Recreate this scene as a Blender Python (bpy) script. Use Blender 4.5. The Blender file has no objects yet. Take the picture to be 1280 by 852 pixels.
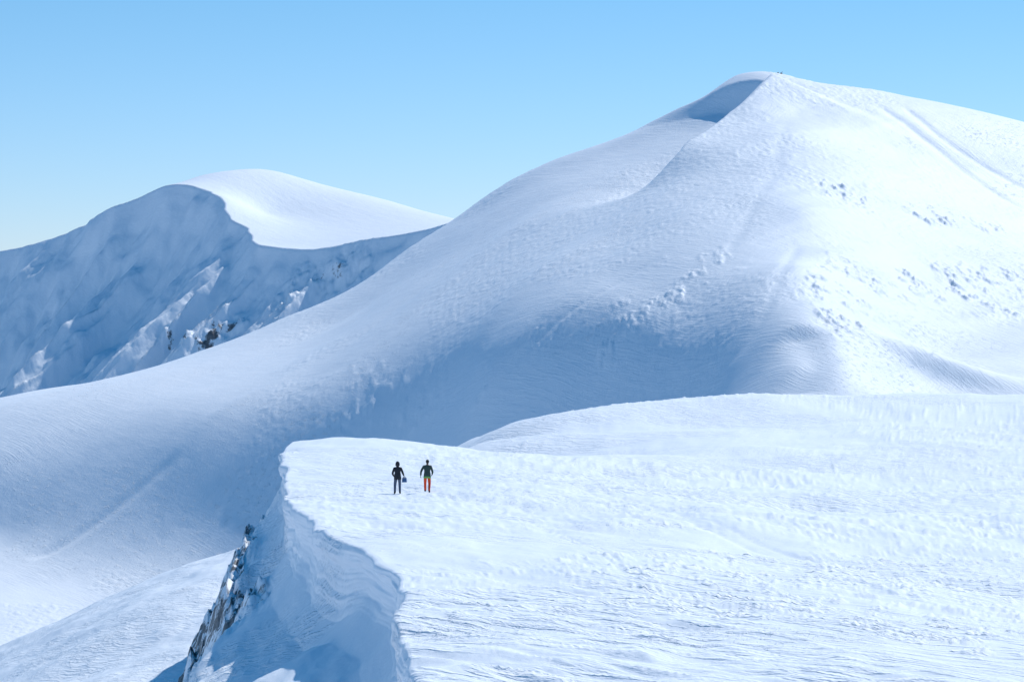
import bpy, math, numpy as np, bmesh, random
from mathutils import Vector
sc=bpy.context.scene
F=3630.0; HZ=340.0
def sv(a,e,d):            # survey point: bearing, elevation, distance -> world
    return ((a-640)/F*d, d, (HZ-e)/F*d)
# ---------------------------------------------------------------- noise
def _h(i,j,s):
    n=(i.astype(np.int64)*374761393+j.astype(np.int64)*668265263+s*982451653)&0xFFFFFFFF
    n=((n^(n>>13))*1274126177)&0xFFFFFFFF
    n=(n^(n>>16))
    return (n&0xFFFFFF)/float(0xFFFFFF)*2-1
def vn(x,y,s=0):
    xi=np.floor(x);yi=np.floor(y);fx=x-xi;fy=y-yi
    fx=fx*fx*fx*(fx*(fx*6-15)+10);fy=fy*fy*fy*(fy*(fy*6-15)+10)
    a=_h(xi,yi,s);b=_h(xi+1,yi,s);c=_h(xi,yi+1,s);d=_h(xi+1,yi+1,s)
    return (a*(1-fx)+b*fx)*(1-fy)+(c*(1-fx)+d*fx)*fy
def fbm(x,y,s=0,o=4,g=.5):
    r=0;a=1.;k=1.
    for i in range(o):
        c,q=math.cos(i*.9+.3),math.sin(i*.9+.3)
        if i==0: c,q=1.,0.
        r=r+a*vn((x*c-y*q)*k+i*17.3,(x*q+y*c)*k-i*9.1,s+i); a*=g;k*=2.03
    return r
def ss(t): t=np.clip(t,0,1); return t*t*(3-2*t)
def rbf(P,scale,sm=0.0):
    P=np.array(P,float);X=P[:,:2]/scale;n=len(P)
    def k(r2): return .5*r2*np.log(r2+1e-9)
    d=((X[:,None]-X[None])**2).sum(-1)
    A=np.zeros((n+3,n+3));A[:n,:n]=k(d)+sm*np.eye(n);A[:n,n]=1;A[:n,n+1:]=X;A[n,:n]=1;A[n+1:,:n]=X.T
    w=np.linalg.solve(A,np.r_[P[:,2],0,0,0])
    def f(x,y):
        x=np.asarray(x,float)/scale;y=np.asarray(y,float)/scale
        r=w[n]+w[n+1]*x+w[n+2]*y
        for i in range(n): r=r+w[i]*k((x-X[i,0])**2+(y-X[i,1])**2)
        return r
    return f
def smooth_line(pts,m=8):
    p=np.array(pts,float);p=np.vstack([2*p[0]-p[1],p,2*p[-1]-p[-2]]);o=[]
    for i in range(1,len(p)-2):
        for t in np.arange(m)/m:
            o.append(.5*(2*p[i]+(p[i+1]-p[i-1])*t+(2*p[i-1]-5*p[i]+4*p[i+1]-p[i+2])*t*t+(3*p[i]-p[i-1]-3*p[i+1]+p[i+2])*t**3))
    o.append(p[-2]);return np.array(o)
def pdist(x,y,L):
    best=np.full(x.shape,1e18);sg=np.zeros(x.shape);al=np.zeros(x.shape);acc=0
    for a,b in zip(L[:-1],L[1:]):
        dx,dy=b[0]-a[0],b[1]-a[1];l=math.hypot(dx,dy)
        if l<1e-6: continue
        t=np.clip(((x-a[0])*dx+(y-a[1])*dy)/l/l,0,1)
        d=(x-a[0]-t*dx)**2+(y-a[1]-t*dy)**2
        m=d<best
        best=np.where(m,d,best)
        cr=-(dx*(y-a[1])-dy*(x-a[0]))
        sg=np.where(m,np.sign(cr),sg);al=np.where(m,acc+t*l,al);acc+=l
    return np.sqrt(best)*sg,al,acc
def grid_mesh(name,X,Y,Z,mats,attr=None):
    r,c=X.shape;me=bpy.data.meshes.new(name)
    co=np.stack([X,Y,Z],-1).reshape(-1,3).astype(np.float32)
    i=(np.arange(r-1)[:,None]*c+np.arange(c-1)[None]).ravel()
    q=np.stack([i,i+1,i+c+1,i+c],-1).astype(np.int32)
    me.vertices.add(len(co));me.vertices.foreach_set('co',co.ravel())
    me.loops.add(q.size);me.loops.foreach_set('vertex_index',q.ravel())
    me.polygons.add(len(q));me.polygons.foreach_set('loop_start',np.arange(len(q),dtype=np.int32)*4)
    me.polygons.foreach_set('use_smooth',np.ones(len(q),bool))
    me.update(calc_edges=True)
    if attr is not None:
        a=me.attributes.new('rock','FLOAT','POINT');a.data.foreach_set('value',attr.ravel().astype(np.float32))
    ob=bpy.data.objects.new(name,me);sc.collection.objects.link(ob)
    for m in mats: me.materials.append(m)
    return ob
# ---------------------------------------------------------------- materials
def snow_mat(name,layers,rough=.55,rock=None,tint=(.87,.895,.925)):
    m=bpy.data.materials.new(name);m.use_nodes=True;nt=m.node_tree;N=nt.nodes;Lk=nt.links
    bs=N['Principled BSDF'];bs.inputs['Roughness'].default_value=rough
    bs.inputs['Specular IOR Level'].default_value=.15
    tc=N.new('ShaderNodeTexCoord')
    def math_(op,a,b=None,c=None):
        n=N.new('ShaderNodeMath');n.operation=op
        for k,v in enumerate((a,b,c)):
            if v is None: continue
            if isinstance(v,(int,float)): n.inputs[k].default_value=v
            else: Lk.new(v,n.inputs[k])
        return n.outputs[0]
    def noise(sx,sy,sz,det,rot=0,rgh=.55,w=0):
        mp=N.new('ShaderNodeMapping');mp.inputs['Scale'].default_value=(sx,sy,sz)
        m0=N.new('ShaderNodeMapping');m0.inputs['Rotation'].default_value=(0,0,rot);m0.inputs['Location'].default_value=(w*13,w*7,0)
        Lk.new(tc.outputs['Object'],m0.inputs[0]);Lk.new(m0.outputs[0],mp.inputs[0]);n=N.new('ShaderNodeTexNoise');n.inputs['Scale'].default_value=1
        n.inputs['Detail'].default_value=det;n.inputs['Roughness'].default_value=rgh;Lk.new(mp.outputs[0],n.inputs['Vector']);return n.outputs['Fac']
    tot=None
    for l in layers:
        f=noise(l['s'][0],l['s'][1],l['s'][2],l.get('d',4),l.get('r',0),l.get('g',.55),l.get('w',0))
        if l.get('ridge'):
            f=math_('ABSOLUTE',math_('SUBTRACT',f,.5)); f=math_('MULTIPLY',math_('MINIMUM',f,.08),-4.0*l['ridge'])
        if l.get('thr'):
            f=math_('MAXIMUM',math_('SUBTRACT',f,l['thr']),0)
        f=math_('MULTIPLY',f,l['a'])
        if l.get('mask'):
            k=l['mask'];q=noise(k[0],k[0],k[0],3,0,.6,k[2] if len(k)>2 else 3)
            mr=N.new('ShaderNodeMapRange');mr.interpolation_type='SMOOTHSTEP';mr.inputs[1].default_value=k[1]-.05;mr.inputs[2].default_value=k[1]+.09
            Lk.new(q,mr.inputs[0]);f=math_('MULTIPLY',f,mr.outputs[0])
        tot=f if tot is None else math_('ADD',tot,f)
    bp=N.new('ShaderNodeBump');bp.inputs['Strength'].default_value=1;bp.inputs['Distance'].default_value=1
    Lk.new(tot,bp.inputs['Height'])
    cr=N.new('ShaderNodeMix');cr.data_type='RGBA'
    v=noise(layers[0]['s'][0]*.5,layers[0]['s'][0]*.5,layers[0]['s'][0]*.5,5,0,.6,11)
    Lk.new(v,cr.inputs[0]);cr.inputs[6].default_value=(tint[0]*.94,tint[1]*.96,tint[2]*.985,1);cr.inputs[7].default_value=(*tint,1)
    col=cr.outputs[2]
    if rock:
        at=N.new('ShaderNodeAttribute');at.attribute_name='rock'
        a=noise(rock,rock,rock*.6,8,0,.7,5);b=noise(rock*.25,rock*.25,rock*.2,4,0,.6,8)
        mk=math_('ADD',at.outputs['Fac'],math_('ADD',math_('MULTIPLY',math_('SUBTRACT',a,.5),1.6),math_('MULTIPLY',math_('SUBTRACT',b,.5),1.3)))
        mr=N.new('ShaderNodeMapRange');mr.inputs[1].default_value=.5;mr.inputs[2].default_value=.60;Lk.new(mk,mr.inputs[0])
        rc=N.new('ShaderNodeValToRGB');rc.color_ramp.elements[0].color=(.07,.072,.078,1);rc.color_ramp.elements[1].color=(.26,.26,.265,1)
        rc.color_ramp.elements[0].position=.3;rc.color_ramp.elements[1].position=.75
        Lk.new(noise(rock*2,rock*2,rock*2,8,0,.7,21),rc.inputs[0])
        mx=N.new('ShaderNodeMix');mx.data_type='RGBA';Lk.new(mr.outputs[0],mx.inputs[0]);Lk.new(col,mx.inputs[6]);Lk.new(rc.outputs[0],mx.inputs[7]);col=mx.outputs[2]
    Lk.new(col,bs.inputs['Base Color']);Lk.new(bp.outputs[0],bs.inputs['Normal'])
    return m
near=[dict(s=(.35,.2,.3),a=.14,d=3,r=.4),
      dict(s=(1.6,.9,1.2),a=.045,d=5,r=.5,g=.6),
      dict(s=(3.2,1.6,2.5),a=.26,d=5,r=.5,g=.6,thr=.52,mask=(.06,.51,3)),
      dict(s=(1.3,.25,.8),a=.20,d=5,r=-.7,ridge=1,mask=(.045,.50,31)),
      dict(s=(7,5,6),a=.009,d=4)]
far=[dict(s=(.04,.02,.04),a=.5,d=3,r=.6),
     dict(s=(.25,.05,.2),a=.20,d=6,r=-.75,g=.62),
     dict(s=(.5,.5,.5),a=1.0,d=6,g=.7,thr=.56,mask=(.014,.53,3)),
     dict(s=(.6,.04,.1),a=.17,d=4,r=-.75,g=.55,ridge=1,mask=(.009,.48,41)),
     dict(s=(.5,.035,.1),a=.15,d=4,r=.5,g=.55,ridge=1,mask=(.008,.48,71),w=4),
     dict(s=(1.1,.8,1),a=.10,d=5,g=.65)]
vfar=[dict(s=(.03,.02,.03),a=.6,d=3,r=.6),
     dict(s=(.15,.04,.1),a=.5,d=6,r=-.75,g=.65),
     dict(s=(.6,.5,.5),a=.15,d=5)]
M_near=snow_mat('snow_near',near,rock=1.3)
M_low=snow_mat('snow_lower',near)
M_far=snow_mat('snow_mountain',far)
M_vfar=snow_mat('snow_far_mountain',vfar,rock=.12)
# ---------------------------------------------------------------- foreground ridge
A0=-8.38;SL=-.022
pl=lambda y:A0+SL*y
lipP=np.array([(15,1.2),(40,-.3),(70.4,-1.84),(78,-2.58),(86.9,-3.35),(95,-3.55),(102,-3.7),(104.9,-4.48),(112.6,-5.9),(122.6,-7.77),(135,-9.67),(152,-11.5),(178.7,-13.8),(205,-16.0),(223,-17.3),(237,-17.6),(260,-18),(300,-19),(430,-24)])
def lipx(y): 
    return np.interp(y,lipP[:,0],lipP[:,1])
P=[]
for y in (15,40,70,87,102,122,152,178,205,223): P.append((float(lipx(y)),y,pl(y)))
for x,y in ((6,20),(5,45),(3,70),(3,90),(2,110),(-1,130),(-5,160),(-8,195),(-15.7,234),(-11,233),(-4,208),(3.6,164),(8.7,132)): P.append((x,y,pl(y)))
P+=[(-17,260,-22.5),(-10,258,-20.5),(0,240,-16.4),(10,195,-14.3),(17,160,-13.2),(-22,290,-30),(-30,260,-28)]
for a,e,d in ((578,565,280),(555,600,285),(500,660,290),(620,540,300),(680,522,320),(760,510,335),(850,503,345),(1000,497,350),(1150,495,352),(1280,494,352),(1450,490,355),
  (700,570,225),(900,560,240),(1100,558,245),(1300,560,245),(900,612,182),(1100,622,168),(1300,640,150),(1000,680,125),(1280,742,100),(1280,852,73),(900,852,71),(1000,760,92),(1500,852,73),(1150,740,98),
  (720,545,285),(850,524,298),(1000,518,302),(1150,516,304),(1280,515,304),(1450,511,306)):
    P.append(sv(a,e,d))
for a,e,d in ((680,522,320),(850,503,345),(1000,497,350),(1150,495,352),(1280,494,352),(1450,490,355)):
    x,y,z=sv(a,e,d);P.append((x*1.06,y+22,z-2.6));P.append((x*1.15,y+55,z-10))
fP=rbf(P,50.)
trackA=smooth_line([(3,172),(7,145),(11,122),(16,104),(22,88),(30,74)],5)
trackB=smooth_line([(-4.6,158),(-2.0,146),(1.5,130),(3.5,112),(4.0,90),(3.2,60)],5)
def und(x,y):
    n=.22*fbm(x*.11,y*.045,5,3)+.07*fbm(x*.45+y*.1,y*.22,8,3)
    m=ss((fbm(x*.03,y*.02,60,2)+.1)*2.5)*(1-.92*ss((y-210)/50))
    u=x*.8+y*.6;v=-x*.6+y*.8
    n+=.09*m*(1-np.abs(fbm(u*.7,v*.16,15,4))*2)
    m2=ss((fbm(x*.045,y*.03,66,3)-.12)*4)
    n+=.13*m2*np.maximum(fbm(u*2.6,v*.9,17,4)-.2,0)
    s,al,T=pdist(x,y,trackA);n-=.22*np.exp(-(s/1.6)**2)*ss(al/15);n-=.05*np.exp(-((np.abs(s)-.5)/.16)**2)
    s,al,T=pdist(x,y,trackB)
    st=np.sin(al*4.2+np.sign(s)*1.57)      # alternating boot prints
    n-=.06*np.exp(-((np.abs(s)-.14)/.12)**2)*ss((st-.1)*2)*ss((al-.5)/1)*ss((75-al)/30)
    return n
def ground(x,y):
    return fP(x,y)+und(x,y)*ss((y-20)/20)
inv=np.linspace(1/22.,1/440.,950);ys=1/inv
t=np.linspace(0,1,900)**1.12
lx=lipx(ys)
k=np.ones(9)/9; lx=np.convolve(np.pad(lx,4,'edge'),k,'valid')
lob=.22*fbm(ys*.13,ys*0,31,2)+.07*fbm(ys*.5,ys*0+4,33,3)
lxn=lx+lob
XR=ys*.30+8
Xp=lxn[:,None]+t[None]*(XR-lxn)[:,None];Yp=np.repeat(ys[:,None],len(t),1)
Zp=ground(Xp,Yp)
w=Xp-lxn[:,None]
# left profile
q=np.concatenate([np.linspace(0,1,90,endpoint=False),1+np.linspace(0,1,260)**1.7*1.0])
cx=[0,.12,.20,.21,.15,.06,.02,.05,.12,.35];cz=[0,.04,.16,.42,.72,1.0,1.4,1.9,2.4,2.9]
from_l=smooth_line(np.stack([cx,cz],-1),10)
tl=np.linspace(0,1,len(from_l))
qa=np.minimum(q,1)
pw=np.interp(qa,tl,from_l[:,0]);pd=np.interp(qa,tl,from_l[:,1])
ext=np.maximum(q-1,0)*45            # metres outward beyond the wall
Hn=(.95+.3*fbm(ys*.10,ys*0+2,44,2))
yy=ys[:,None];E=ext[None]
W=pw[None]*(1.1+.5*fbm(yy*.18,yy*0+pd[None]*.6,47,2))+E
W=W+(.07*fbm(yy*.12,pd[None]*3.2+yy*0,52,3)+.05*fbm(yy*.8,pd[None]*1.5+yy*0,53,3))*np.clip(pd[None]*2,0,1)*np.clip((1.05-q)*5,0,1)[None]
kk=ss((yy-128)/18)
brk=(5.2*(1-kk)+2.1*kk)+.7*fbm(ys*.09,ys*0,61,2)[:,None]
bowl=np.minimum(E,1.0)*1.2+np.maximum(E-1.0,0)*(.58*(1-kk)+.8*kk)
over=np.maximum(E-brk,0)
rocky=ss((E-brk+1.6)/1.2)
drop=pd[None]*Hn[:,None]+bowl+over*1.5
drop=drop+ss((yy-183)/45)*(E*1.2)
near_fac=ss((105-yy)/30)
drop=drop+near_fac*E*.4
Xl=lxn[:,None]-W;Yl=np.repeat(ys[:,None],len(q),1)
Zl=Zp[:,0:1]-drop
inbowl=np.clip(E/1.0,0,1)
Zl+=inbowl*(.26*fbm(Xl*.35,Yl*.14,71,3)+.05*fbm(Xl*1.6,Yl*.6,73,4))
rk=rocky*ss((Yl-132)/16)*(1-ss((Yl-208)/12))
jag=np.abs(fbm(Xl*.9,Yl*.45,77,5));Zl+=rk*(1.1*jag-.3)
Zl=np.maximum(Zl,-95+2*fbm(Xl*.1,Yl*.1,3,2))
rockattr=np.concatenate([(rk*.60)[:,::-1],np.zeros_like(Zp)],1)-.3
rockattr[:, :len(q)]+= (rk>0.02)[:,::-1]*.2
X=np.concatenate([Xl[:,::-1][:,:-1],Xp],1);Y=np.concatenate([Yl[:,::-1][:,:-1],Yp],1);Z=np.concatenate([Zl[:,::-1][:,:-1],Zp],1)
rockattr=np.delete(rockattr,len(q)-1,1)
grid_mesh('snow_ridge',X,Y,Z,[M_near],rockattr)
# ---------------------------------------------------------------- lower left slope
az=np.linspace(-500,760,700);D=np.linspace(150,420,500)
X=((az-640)/F)[None]*D[:,None];Y=np.repeat(D[:,None],len(az),1)
zc=-25.6-3*np.log1p(np.exp(-(X+27.7)*.49/3))
Z=zc+.045*(Y-300)-.9*np.log1p(np.exp((Y-300)/3.))*1.1
Z+=.5*fbm(X*.06,Y*.05,90,4)+.12*fbm(X*.4,Y*.3,92,3)
Z=np.maximum(Z,-120+3*fbm(X*.03,Y*.03,7,2))
grid_mesh('snow_slope',X,Y,Z,[M_low])
# ---------------------------------------------------------------- big mountain
cols={0:[(500,1310),(545,1225),(580,1203),(620,1188),(660,1175),(700,1150),(760,1090),(820,1020)],
250:[(438,1340),(480,1245),(520,1200),(560,1182),(600,1169),(650,1154),(690,1138),(740,1108),(800,1058)],
400:[(383,1372),(403,1322),(425,1272),(465,1207),(505,1176),(545,1161),(590,1147),(640,1130)],
500:[(320,1390),(338,1345),(360,1295),(400,1225),(440,1183),(480,1163),(520,1150),(560,1140),(620,1124)],
600:[(250,1399),(262,1375),(277,1345),(308,1287),(358,1205),(405,1160),(452,1131),(497,1113),(545,1102)],
700:[(196,1402),(208,1378),(225,1345),(262,1277),(320,1188),(370,1137),(420,1108),(470,1091),(520,1079),(570,1068)],
775:[(168,1403),(180,1378),(197,1345),(232,1277),(295,1187),(350,1131),(400,1100),(450,1081),(500,1066),(555,1052)],
850:[(135,1402),(148,1378),(165,1345),(202,1276),(270,1184),(330,1125),(380,1092),(430,1070),(480,1052),(540,1030)],
925:[(136,1345),(186,1279),(265,1180),(330,1110),(388,1060),(440,1034),(490,1009)],
1000:[(102,1400),(140,1340),(180,1280),(260,1175),(330,1095),(400,1030),(450,1000),(500,975)],
1150:[(128,1420),(210,1300),(290,1205),(360,1140),(430,1075),(500,1005)],
1280:[(158,1430),(240,1315),(320,1220),(400,1130),(460,1055),(520,970)],
1450:[(200,1445),(300,1310),(400,1170),(500,1010)],
-200:[(560,1290),(620,1210),(700,1140),(800,1050)]}
P=[];
for a,l in cols.items():
    for e,d in l: P.append(sv(a,e,d))
    if a==925: continue
    x,y,z=sv(a,*l[0]);P.append((x*1.07,y+85,z-48))
for a,e,d in ((100,480,1318),(350,400,1360),(430,370,1378),(500,320,1390),(560,280,1396),(640,224,1402),(700,196,1402),(820,149,1402),(880,121,1400),(903,105,1400),(918,95,1399),(965,92,1400),(1060,112,1408),(1220,143,1425)): 
    if a not in(500,700): P.append(sv(a,e,d)); 
    if 300<a<970:
        x,y,z=sv(a,e,d);P.append((x*1.02-3,y+28,z-14))
fM=rbf(P,300.,1e-5)
azm=np.linspace(-420,1750,1350)
D=np.concatenate([np.linspace(700,940,60,endpoint=False),np.linspace(940,1450,680),np.linspace(1453,1750,60)])
X=((azm-640)/F)[None]*D[:,None];Y=np.repeat(D[:,None],len(azm),1)
Z=fM(X,Y)
def sur(a,e):   # distance on the mountain for a bearing/elevation
    d=np.linspace(950,1480,2000);x=(a-640)/F*d;z=fM(x,d);v=(HZ-e)/F*d
    k=np.where(z>=v)[0]
    return float(d[k[0]]) if len(k) else 1398.
def sl(pts): return smooth_line([sv(a,e,sur(a,e))[:2] for a,e in pts],6)
# summit arete: a knife edge that stands above a steep left-hand scoop
L_=sl([(805,238),(835,214),(870,190),(900,168),(930,146),(955,124),(978,104)])
s,al,T=pdist(X,Y,L_);s=-s
s=s+.6*fbm(X*.08,Y*.08,99,3)
fade=ss(al/T/.32)*ss((1-al/T)/.08)
ramp=ss(s/15)
Z+=fade*np.where(s<0,8*np.exp(np.minimum(s,0)/28),8-23*ramp+15*(1-np.exp(-np.maximum(s-13,0)/26)))
gx=X*.7+ (Y-1200)*-.7; gy=X*.7+(Y-1200)*.7
m=ss((Y-950)/50)
Z+=2.0*fbm(gx*.012,gy*.004,101,3)*m*(1-ss((Y-1310)/50))+.7*fbm(gx*.05,gy*.008,105,3)*(1-.6*ss((Y-1330)/40))
Z+=.05*fbm(X*.12,Y*.12,110,4)
msk=ss((fbm(X*.013,Y*.013,120,3)-.2)*2)
Z+=msk*.25*np.abs(fbm(X*.33,Y*.33,121,3))
for pts,dep,wd in (([(1085,125),(1160,175),(1215,215),(1290,262)],.7,3),([(1120,128),(1190,180),(1300,240)],.6,2.6),([(985,150),(965,220),(930,280),(900,340)],.3,3),
    ([(1000,400),(1015,450),(990,500)],2.6,8),([(620,490),(660,440),(740,380),(830,320)],.4,2),([(880,480),(950,400),(1000,300)],.4,2.4),([(30,700),(120,650),(230,560)],1.0,3)):
    L=sl(pts);s,al,T=pdist(X,Y,L);Z-=dep*np.exp(-(s/wd)**2)*ss(al/T/.15)*ss((1-al/T)/.15)
# scoured / broken crust bands
rough=np.maximum(fbm(X*.30,Y*.17,131,5,.6),-.1)
for pts,amp_,wd in (([(1045,238),(1110,256),(1180,270),(1290,292)],1.4,13),([(1040,365),(1120,345),(1290,385)],1.0,16),([(860,335),(810,395),(745,430),(620,500)],.7,18),([(1020,405),(1060,395)],1.5,8),([(420,480),(520,520)],.4,20),([(1120,320),(1200,345),(1290,340)],.8,14)):
    L=sl(pts);s,al,T=pdist(X,Y,L);Z+=amp_*rough*np.exp(-(s/wd)**2)*ss((fbm(X*.05,Y*.05,140,2)+.5)*1.5)
def bump(a,e,h,rx,ry,rot=0):
    d=sur(a,e);x0=(a-640)/F*d;c,s_=math.cos(rot),math.sin(rot)
    u=(X-x0)*c+(Y-d)*s_;v=-(X-x0)*s_+(Y-d)*c
    return h*np.exp(-(u/rx)**2-(v/ry)**2)
Z+=bump(1180,465,6,28,9,-.2)+bump(800,420,4,14,40,.5)+bump(1070,330,2.5,20,10,.3)
Z=np.maximum(Z,-190+6*fbm(X*.01,Y*.01,7,2))
grid_mesh('mountain',X,Y,Z,[M_far])
# ---------------------------------------------------------------- far mountain
rim=[(-260,358,2620),(-100,336,2540),(0,315,2470),(60,299,2420),(100,281,2390),(140,260,2365),(190,238,2335),(220,230,2315),(252,236,2295),(280,246,2270),(286,270,2235),(312,288,2205),(322,303,2175),(345,308,2160),(400,311,2142),(450,301,2125),(500,293,2110),(540,285,2095),(570,276,2085),(700,300,2040),(1000,320,2000)]
P=[sv(*p) for p in rim]
P+=[sv(*p) for p in ((235,226,2370),(290,225,2430),(400,234,2430),(500,256,2400),(562,272,2350),(330,265,2290),(430,275,2280))]
for a,e,d in ((-260,358,2620),(-100,336,2540),(0,315,2470),(60,299,2420),(140,260,2365),(210,228,2345),(235,226,2370),(290,225,2430),(400,234,2430),(500,256,2400),(600,285,2350),(1000,320,2400)):
    x,y,z=sv(a,e,d);P.append((x*1.01+5,y+28,z-6));P.append((x*1.03+15,y+80,z-28))
fB=rbf(P,500.,1e-4)
rl=smooth_line([sv(*p)[:2] for p in rim],5)
azb=np.linspace(-420,1500,1300);D=np.concatenate([np.linspace(1700,1900,50,endpoint=False),np.linspace(1900,2500,520),np.linspace(2505,2900,50)])
X=((azb-640)/F)[None]*D[:,None];Y=np.repeat(D[:,None],len(azb),1)
wx=X+5*fbm(X*.03,Y*.03,201,3);wy=Y+5*fbm(X*.03,Y*.03,205,3)
s,al,T=pdist(wx,wy,rl)
s=np.maximum(s,0)
base=fB(X,Y)
face=np.minimum(s,18)*1.5+np.maximum(s-18,0)*(.90+.10*fbm(X*.006,Y*.006,211,2))
# ribs run down the fall line of the face, towards the front left
v=X*.64-Y*.77; u=X*.77+Y*.64
def ridged(n): return 1-np.abs(n)*2.4
rid=ridged(fbm(v*.0125+u*.002,u*.0020+3,221,2,.3))
rid2=ridged(fbm(v*.036+u*.004,u*.005+9,225,3,.5))
amp=np.clip((s-6)*.50,0,37)
Z=base*(1-ss(s/120)*.6)+ (ss(s/120)*.6)*fB(X,Y+s) -face
Z+=amp*(rid-.45)+np.minimum(amp,20)*.46*(rid2-.3)
Z+=1.5*fbm(X*.05,Y*.05,231,5,.55)*np.clip(s/20,.06,1)
rk=np.full(X.shape,-.15)
for pts,hh_,wd in (([(350,392),(375,362),(420,350),(450,345)],5,12),([(212,440),(245,425),(300,408)],4,10)):
    pp=[]
    for a,e in pts:
        j=int(np.argmin(abs(azb-a)));col=Z[:,j]/D;k_=np.where((col>=(HZ-e)/F)&(D>1950))[0]
        d=float(D[k_[0]]) if len(k_) else 2150.
        pp.append(((a-640)/F*d,d))
    s2,a2,T2=pdist(X,Y,smooth_line(pp,5));g=np.exp(-(s2/wd)**2)
    Z+=g*hh_*(.3+np.abs(fbm(X*.06,Y*.06,251,5,.6)));rk+=g*.56
Z=np.maximum(Z,-260+9*fbm(X*.006,Y*.006,7,2))
grid_mesh('mountain.001',X,Y,Z,[M_vfar],rk)
# ---------------------------------------------------------------- valley floor to the horizon
rr=np.concatenate([np.linspace(0,3000,40),np.geomspace(3300,60000,40)]);th=np.linspace(0,2*math.pi,161)
X=rr[:,None]*np.cos(th)[None];Y=rr[:,None]*np.sin(th)[None]
Z=-300+25*fbm(X*.0006,Y*.0006,301,4)
grid_mesh('ground',X,Y,Z,[M_vfar],np.full(X.shape,-1.))
# ---------------------------------------------------------------- simple materials
def mat(name,c,r=.8,n=18,v=.25):
    m=bpy.data.materials.new(name);m.use_nodes=True;nt=m.node_tree;b=nt.nodes['Principled BSDF'];b.inputs['Roughness'].default_value=r
    t=nt.nodes.new('ShaderNodeTexNoise');t.inputs['Scale'].default_value=n;t.inputs['Detail'].default_value=5
    tc=nt.nodes.new('ShaderNodeTexCoord');nt.links.new(tc.outputs['Object'],t.inputs['Vector'])
    x=nt.nodes.new('ShaderNodeMix');x.data_type='RGBA';nt.links.new(t.outputs['Fac'],x.inputs[0])
    x.inputs[6].default_value=(c[0]*(1-v),c[1]*(1-v),c[2]*(1-v),1);x.inputs[7].default_value=(min(1,c[0]*(1+v)),min(1,c[1]*(1+v)),min(1,c[2]*(1+v)),1)
    nt.links.new(x.outputs[2],b.inputs['Base Color']);return m
skinM=mat('skin',(.5,.3,.22),.6);hairM=mat('dark_hair',(.02,.015,.012),.7);bootM=mat('boot_leather',(.02,.02,.022),.6)
gloveM=mat('glove_fabric',(.02,.02,.025));eyeM=mat('eye_dark',(.02,.02,.02),.3);lipM=mat('lips',(.35,.14,.12),.6)
def new_ob(name,me,parent,mats=()):
    o=bpy.data.objects.new(name,me);sc.collection.objects.link(o)
    for m in mats: me.materials.append(m)
    o.parent=parent;return o
def skinned(V,E,R,root=0,sub=2):
    me=bpy.data.meshes.new('sk');me.from_pydata(V,E,[]);o=bpy.data.objects.new('sk',me);sc.collection.objects.link(o)
    md=o.modifiers.new('s','SKIN');md.use_smooth_shade=True
    for i,r in enumerate(R):
        sv_=me.skin_vertices[0].data[i];sv_.radius=r if isinstance(r,tuple) else (r,r);sv_.use_root=(i==root)
    s2=o.modifiers.new('u','SUBSURF');s2.levels=sub;s2.render_levels=sub
    dg=bpy.context.evaluated_depsgraph_get();dg.update()
    r=bpy.data.meshes.new_from_object(o.evaluated_get(dg),depsgraph=dg)
    bpy.data.objects.remove(o);return r
def hand(name,par,w,dirv,side,m):
    w=Vector(w);d=Vector(dirv).normalized();sd=Vector((0,1,0))
    sd=(sd-d*sd.dot(d)).normalized();nrm=d.cross(sd)*side
    V=[w,w+d*.045,w+d*.085];E=[(0,1),(1,2)];R=[(.022,.03),(.02,.036),(.015,.036)]
    me=skinned([tuple(v) for v in V],E,R);bm=bmesh.new();bm.from_mesh(me)
    for k,(o,l) in enumerate(((-.03,.062),(-.01,.072),(.01,.078),(.03,.07))):
        a=w+d*.07+sd*o;p=[a,a+d*l*.5,a+d*l*.85-nrm*.02,a+d*l-nrm*.045]
        f=skinned([tuple(v) for v in p],[(0,1),(1,2),(2,3)],[.010,.0095,.0085,.007]);bm.from_mesh(f)
    a=w+d*.025+sd*.025;p=[a,a+d*.02+sd*.03,a+d*.05+sd*.042-nrm*.012]
    f=skinned([tuple(v) for v in p],[(0,1),(1,2)],[.013,.011,.009]);bm.from_mesh(f)
    bm.to_mesh(me);bm.free();return new_ob(name,me,par,[m])
def ell(bm,c,r,seg=20,fn=None):
    g=bmesh.ops.create_uvsphere(bm,u_segments=seg,v_segments=seg*3//4,radius=1)
    for v in g['verts']:
        p=v.co.copy()
        if fn: p=fn(p)
        v.co=Vector((c[0]+p.x*r[0],c[1]+p.y*r[1],c[2]+p.z*r[2]))
    return g['verts']
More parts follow.
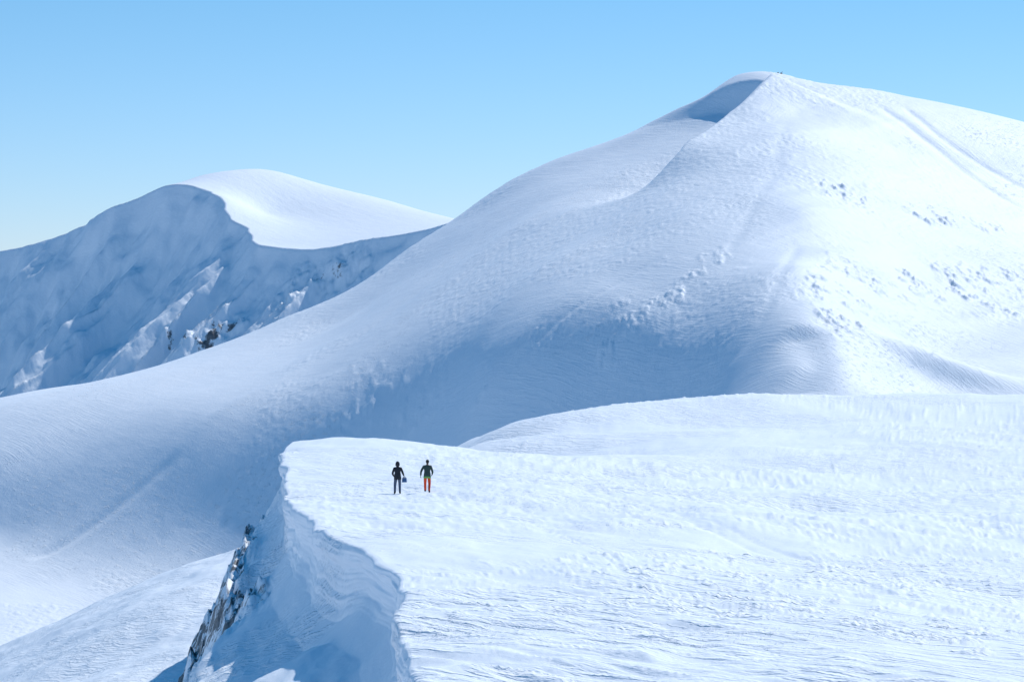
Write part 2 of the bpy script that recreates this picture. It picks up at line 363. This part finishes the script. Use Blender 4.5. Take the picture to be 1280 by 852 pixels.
def person(name,px,D,jacket,trouser,hem,rotz,joints,hood,hat,scl=.97):
    e=bpy.data.objects.new(name,None);sc.collection.objects.link(e)
    x=(px-640)/F*D;z=float(ground(np.array([x]),np.array([D]))[0]);e.location=(x,D,z-.02);e.rotation_euler=(0,0,rotz);e.scale=(scl,)*3
    J=joints
    names=['pel','spi','che','nec','hd','hL','kL','aL','tL','hR','kR','aR','tR','sL','eL','wL','sR','eR','wR']
    R=dict(pel=(.17,.13),spi=(.165,.125),che=(.19,.14),nec=(.07,.07),hd=(.055,.055),hL=.105,kL=.078,aL=.062,tL=.045,hR=.105,kR=.078,aR=.062,tR=.045,sL=.085,eL=.062,wL=.046,sR=.085,eR=.062,wR=.046)
    I={n:i for i,n in enumerate(names)}
    E=[('pel','spi'),('spi','che'),('che','nec'),('nec','hd'),('pel','hL'),('hL','kL'),('kL','aL'),('aL','tL'),('pel','hR'),('hR','kR'),('kR','aR'),('aR','tR'),('che','sL'),('sL','eL'),('eL','wL'),('che','sR'),('sR','eR'),('eR','wR')]
    me=skinned([J[n] for n in names],[(I[a],I[b]) for a,b in E],[R[n] for n in names])
    body=new_ob('body',me,e,[jacket,trouser,bootM,hem,skinM])
    for p in me.polygons:
        c=p.center;k=0
        armish=abs(c.x)>.2 and c.z>.7
        if c.z<.93 and not armish:k=1
        if .80<c.z<.93 and not armish:k=0
        if .80<c.z<.85 and not armish and hem:k=3
        if c.z<.15:k=2
        if c.z>1.5:k=4 if not hood else 0
        p.material_index=k;p.use_smooth=True
    bm=bmesh.new();n=28;rings=[]
    for zz,rx,ry in ((1.12,.172,.135),(1.0,.185,.150),(.90,.197,.16),(.82,.203,.166),(.82,.19,.152),(.9,.18,.145)):
        rings.append([bm.verts.new((rx*math.cos(2*math.pi*i/n)*(1+.03*math.sin(5*2*math.pi*i/n)),ry*math.sin(2*math.pi*i/n)+J['pel'][1],zz+.012*math.sin(6*math.pi*i/n))) for i in range(n)])
    for a,b in zip(rings[:-1],rings[1:]):
        for i in range(n):
            f=bm.faces.new((a[i],a[(i+1)%n],b[(i+1)%n],b[i]));f.smooth=True
            if min(v.co.z for v in f.verts)<.86: f.material_index=1
    s=bpy.data.meshes.new('hem');bm.to_mesh(s);bm.free();new_ob('jacket_skirt',s,e,[jacket,hem])
    hc=J['hd'];c=(hc[0],hc[1]+.01,hc[2]+.10)
    def fn(p):
        if p.z<0: p.x*=1-.25*(-p.z)**1.5;p.y=p.y*(1-.1*-p.z)+.12*(-p.z)
        if p.y>.3: 
            nose=math.exp(-(p.x/.16)**2-((p.z+.12)/.22)**2);p.y+=.2*nose
            for sx in(-.38,.38): p.y-=.10*math.exp(-((p.x-sx)/.18)**2-((p.z-.05)/.13)**2)
        return p
    bm=bmesh.new();ell(bm,c,(.078,.095,.118),32,fn)
    for sx in(-1,1): ell(bm,(c[0]+sx*.078,c[1]-.005,c[2]-.01),(.012,.022,.032),10)
    for f in bm.faces:f.smooth=True
    s=bpy.data.meshes.new('head');bm.to_mesh(s);bm.free();new_ob('head',s,e,[skinM])
    bm=bmesh.new()
    for sx in(-1,1): ell(bm,(c[0]+sx*.03,c[1]+.083,c[2]+.006),(.013,.009,.008),10)
    s=bpy.data.meshes.new('eyes');bm.to_mesh(s);bm.free();new_ob('eyes',s,e,[eyeM])
    bm=bmesh.new();ell(bm,(c[0],c[1]+.093,c[2]-.062),(.024,.008,.006),12);s=bpy.data.meshes.new('mouth');bm.to_mesh(s);bm.free();new_ob('mouth',s,e,[lipM])
    bm=bmesh.new()
    def hf(p):
        if p.y>0.15 and p.z<.35: p.y=.15+(p.y-.15)*.1
        return p
    ell(bm,(c[0],c[1]-.012,c[2]+.02),(.087,.1,.115),24,hf)
    s=bpy.data.meshes.new('hair');bm.to_mesh(s);bm.free()
    for p in s.polygons:p.use_smooth=True
    new_ob('hair',s,e,[hairM])
    bm=bmesh.new()
    def tf(p):
        if p.z<.1:p.z=.1+ (p.z-.1)*.12
        return p
    if hood: 
        def gf(p):
            if p.y>.2:p.y=.2+(p.y-.2)*.15
            if p.z<-.3:p.x*=1.15
            return p
        ell(bm,(c[0],c[1]-.02,c[2]),(.118,.125,.155),24,gf)
    else:
        ell(bm,(c[0],c[1]-.005,c[2]+.03),(.096,.11,.115),24,tf)
    s=bpy.data.meshes.new('hat');bm.to_mesh(s);bm.free()
    for p in s.polygons:p.use_smooth=True
    new_ob('hood' if hood else 'beanie',s,e,[jacket if hood else hat])
    for sd,side in (('L',-1),('R',1)):
        a=Vector(J['e'+sd]);b=Vector(J['w'+sd]);hand('hand_'+('left' if sd=='L' else 'right'),e,b-(b-a).normalized()*.01,(b-a),side,gloveM)
    return e
black=mat('black_jacket',(.014,.014,.02),.7);grey=mat('blue_grey_trousers',(.08,.11,.17));teal=mat('dark_green_jacket',(.035,.06,.05),.7)
green=mat('green_trim',(.14,.38,.08));orange=mat('orange_trousers',(.85,.075,.015));bagM=mat('blue_bag_fabric',(.06,.14,.3))
J1=dict(pel=(0,0,.96),spi=(0,.01,1.12),che=(0,0,1.33),nec=(0,.0,1.49),hd=(0,.01,1.55),hL=(-.1,0,.88),kL=(-.14,.04,.5),aL=(-.15,-.03,.1),tL=(-.17,.13,.05),hR=(.1,0,.88),kR=(.12,.09,.52),aR=(.13,.07,.1),tR=(.16,.24,.05),sL=(-.19,0,1.40),eL=(-.28,-.02,1.13),wL=(-.2,.17,.98),sR=(.19,0,1.40),eR=(.29,-.01,1.14),wR=(.35,.14,1.0))
h1=person('hiker',497,158.6,black,grey,black,.1,J1,True,black,1.0)
bm=bmesh.new();bmesh.ops.create_cube(bm,size=1)
for v in bm.verts: v.co=Vector((v.co.x*.27*(1 if v.co.z<0 else .85),v.co.y*.14,v.co.z*.25))
bmesh.ops.bevel(bm,geom=bm.edges[:],offset=.035,segments=3,affect='EDGES',profile=.6)
random.seed(3)
for i in range(16):
    a=math.pi*i/15;ell(bm,(.07*math.cos(a),0,.12+.07*math.sin(a)),(.012,.012,.012),8)
s=bpy.data.meshes.new('bag');bm.to_mesh(s);bm.free();b=new_ob('bag',s,h1,[bagM]);b.location=(.385,.2,.76)
J2=dict(pel=(0,0,.97),spi=(0,.01,1.14),che=(0,.02,1.35),nec=(0,.03,1.51),hd=(.01,.04,1.57),hL=(-.1,0,.89),kL=(-.13,.16,.54),aL=(-.13,.20,.12),tL=(-.15,.37,.09),hR=(.1,0,.89),kR=(.13,-.03,.5),aR=(.13,-.24,.16),tR=(.14,-.11,.05),sL=(-.2,.02,1.42),eL=(-.33,-.05,1.17),wL=(-.36,.04,.93),sR=(.2,.02,1.42),eR=(.29,.02,1.15),wR=(.25,.2,1.0))
h2=person('hiker.001',534,157.6,teal,orange,green,-.08,J2,False,hairM,1.0)
# cairn on the summit
bm=bmesh.new()
for i in range(14):
    g=bmesh.ops.create_icosphere(bm,subdivisions=2,radius=random.uniform(.2,.4)*(1-.03*i))
    o=Vector((random.uniform(-1.2,1.2),random.uniform(-.5,.5),.1+.08*i*(.4+.6*random.random())))
    for v in g['verts']: v.co=Vector((v.co.x*1.2,v.co.y,v.co.z*.7))*(1+.25*random.random())+o
s=bpy.data.meshes.new('cairn');bm.to_mesh(s);bm.free();c=bpy.data.objects.new('stone_cairn',s);sc.collection.objects.link(c);s.materials.append(mat('stone',(.12,.11,.1)))
d=1398.;x=(975-640)/F*d;c.location=(x,d,float(fM(x,d))+.3)
# ---------------------------------------------------------------- light
el=math.radians(47);L=Vector((.62*math.cos(el),.785*math.cos(el),math.sin(el))).normalized()
sun=bpy.data.lights.new('sun','SUN');sun.energy=3.8;sun.angle=math.radians(.5);sun.color=(1,.985,.95)
so=bpy.data.objects.new('sun',sun);sc.collection.objects.link(so);so.rotation_euler=L.to_track_quat('Z','Y').to_euler()
w=bpy.data.worlds.new('World');sc.world=w;w.use_nodes=True;nt=w.node_tree;bg=nt.nodes['Background']
sk=nt.nodes.new('ShaderNodeTexSky');sk.sky_type='NISHITA';sk.sun_disc=False;sk.sun_elevation=math.asin(L.z);sk.sun_rotation=math.atan2(L.x,L.y)
sk.altitude=2500;sk.air_density=1.0;sk.dust_density=.0;sk.ozone_density=1.0
tcw=nt.nodes.new('ShaderNodeTexCoord');sp=nt.nodes.new('ShaderNodeSeparateXYZ');nt.links.new(tcw.outputs['Generated'],sp.inputs[0])
rp=nt.nodes.new('ShaderNodeValToRGB');e=rp.color_ramp.elements;e[0].position=0;e[0].color=(.46,.57,.83,1);e[1].position=1;e[1].color=(.06,.72,1,1)
a=rp.color_ramp.elements.new(.09);a.color=(.38,.60,.77,1);a=rp.color_ramp.elements.new(.22);a.color=(.07,.70,1,1)
nt.links.new(sp.outputs[2],rp.inputs[0])
mx=nt.nodes.new('ShaderNodeMix');mx.data_type='RGBA';mx.blend_type='MULTIPLY';mx.inputs[0].default_value=1
nt.links.new(sk.outputs[0],mx.inputs[6]);nt.links.new(rp.outputs[0],mx.inputs[7]);nt.links.new(mx.outputs[2],bg.inputs[0]);bg.inputs[1].default_value=.145
# ---------------------------------------------------------------- camera
cd=bpy.data.cameras.new('camera');cd.sensor_width=36;cd.lens=36*F/1280;cd.shift_y=-(426-HZ)/1280;cd.clip_start=1;cd.clip_end=100000
co=bpy.data.objects.new('camera',cd);sc.collection.objects.link(co);co.location=(0,0,0);co.rotation_euler=(math.pi/2,0,0);sc.camera=co
sc.view_settings.view_transform='Standard';sc.view_settings.look='None';sc.view_settings.exposure=0
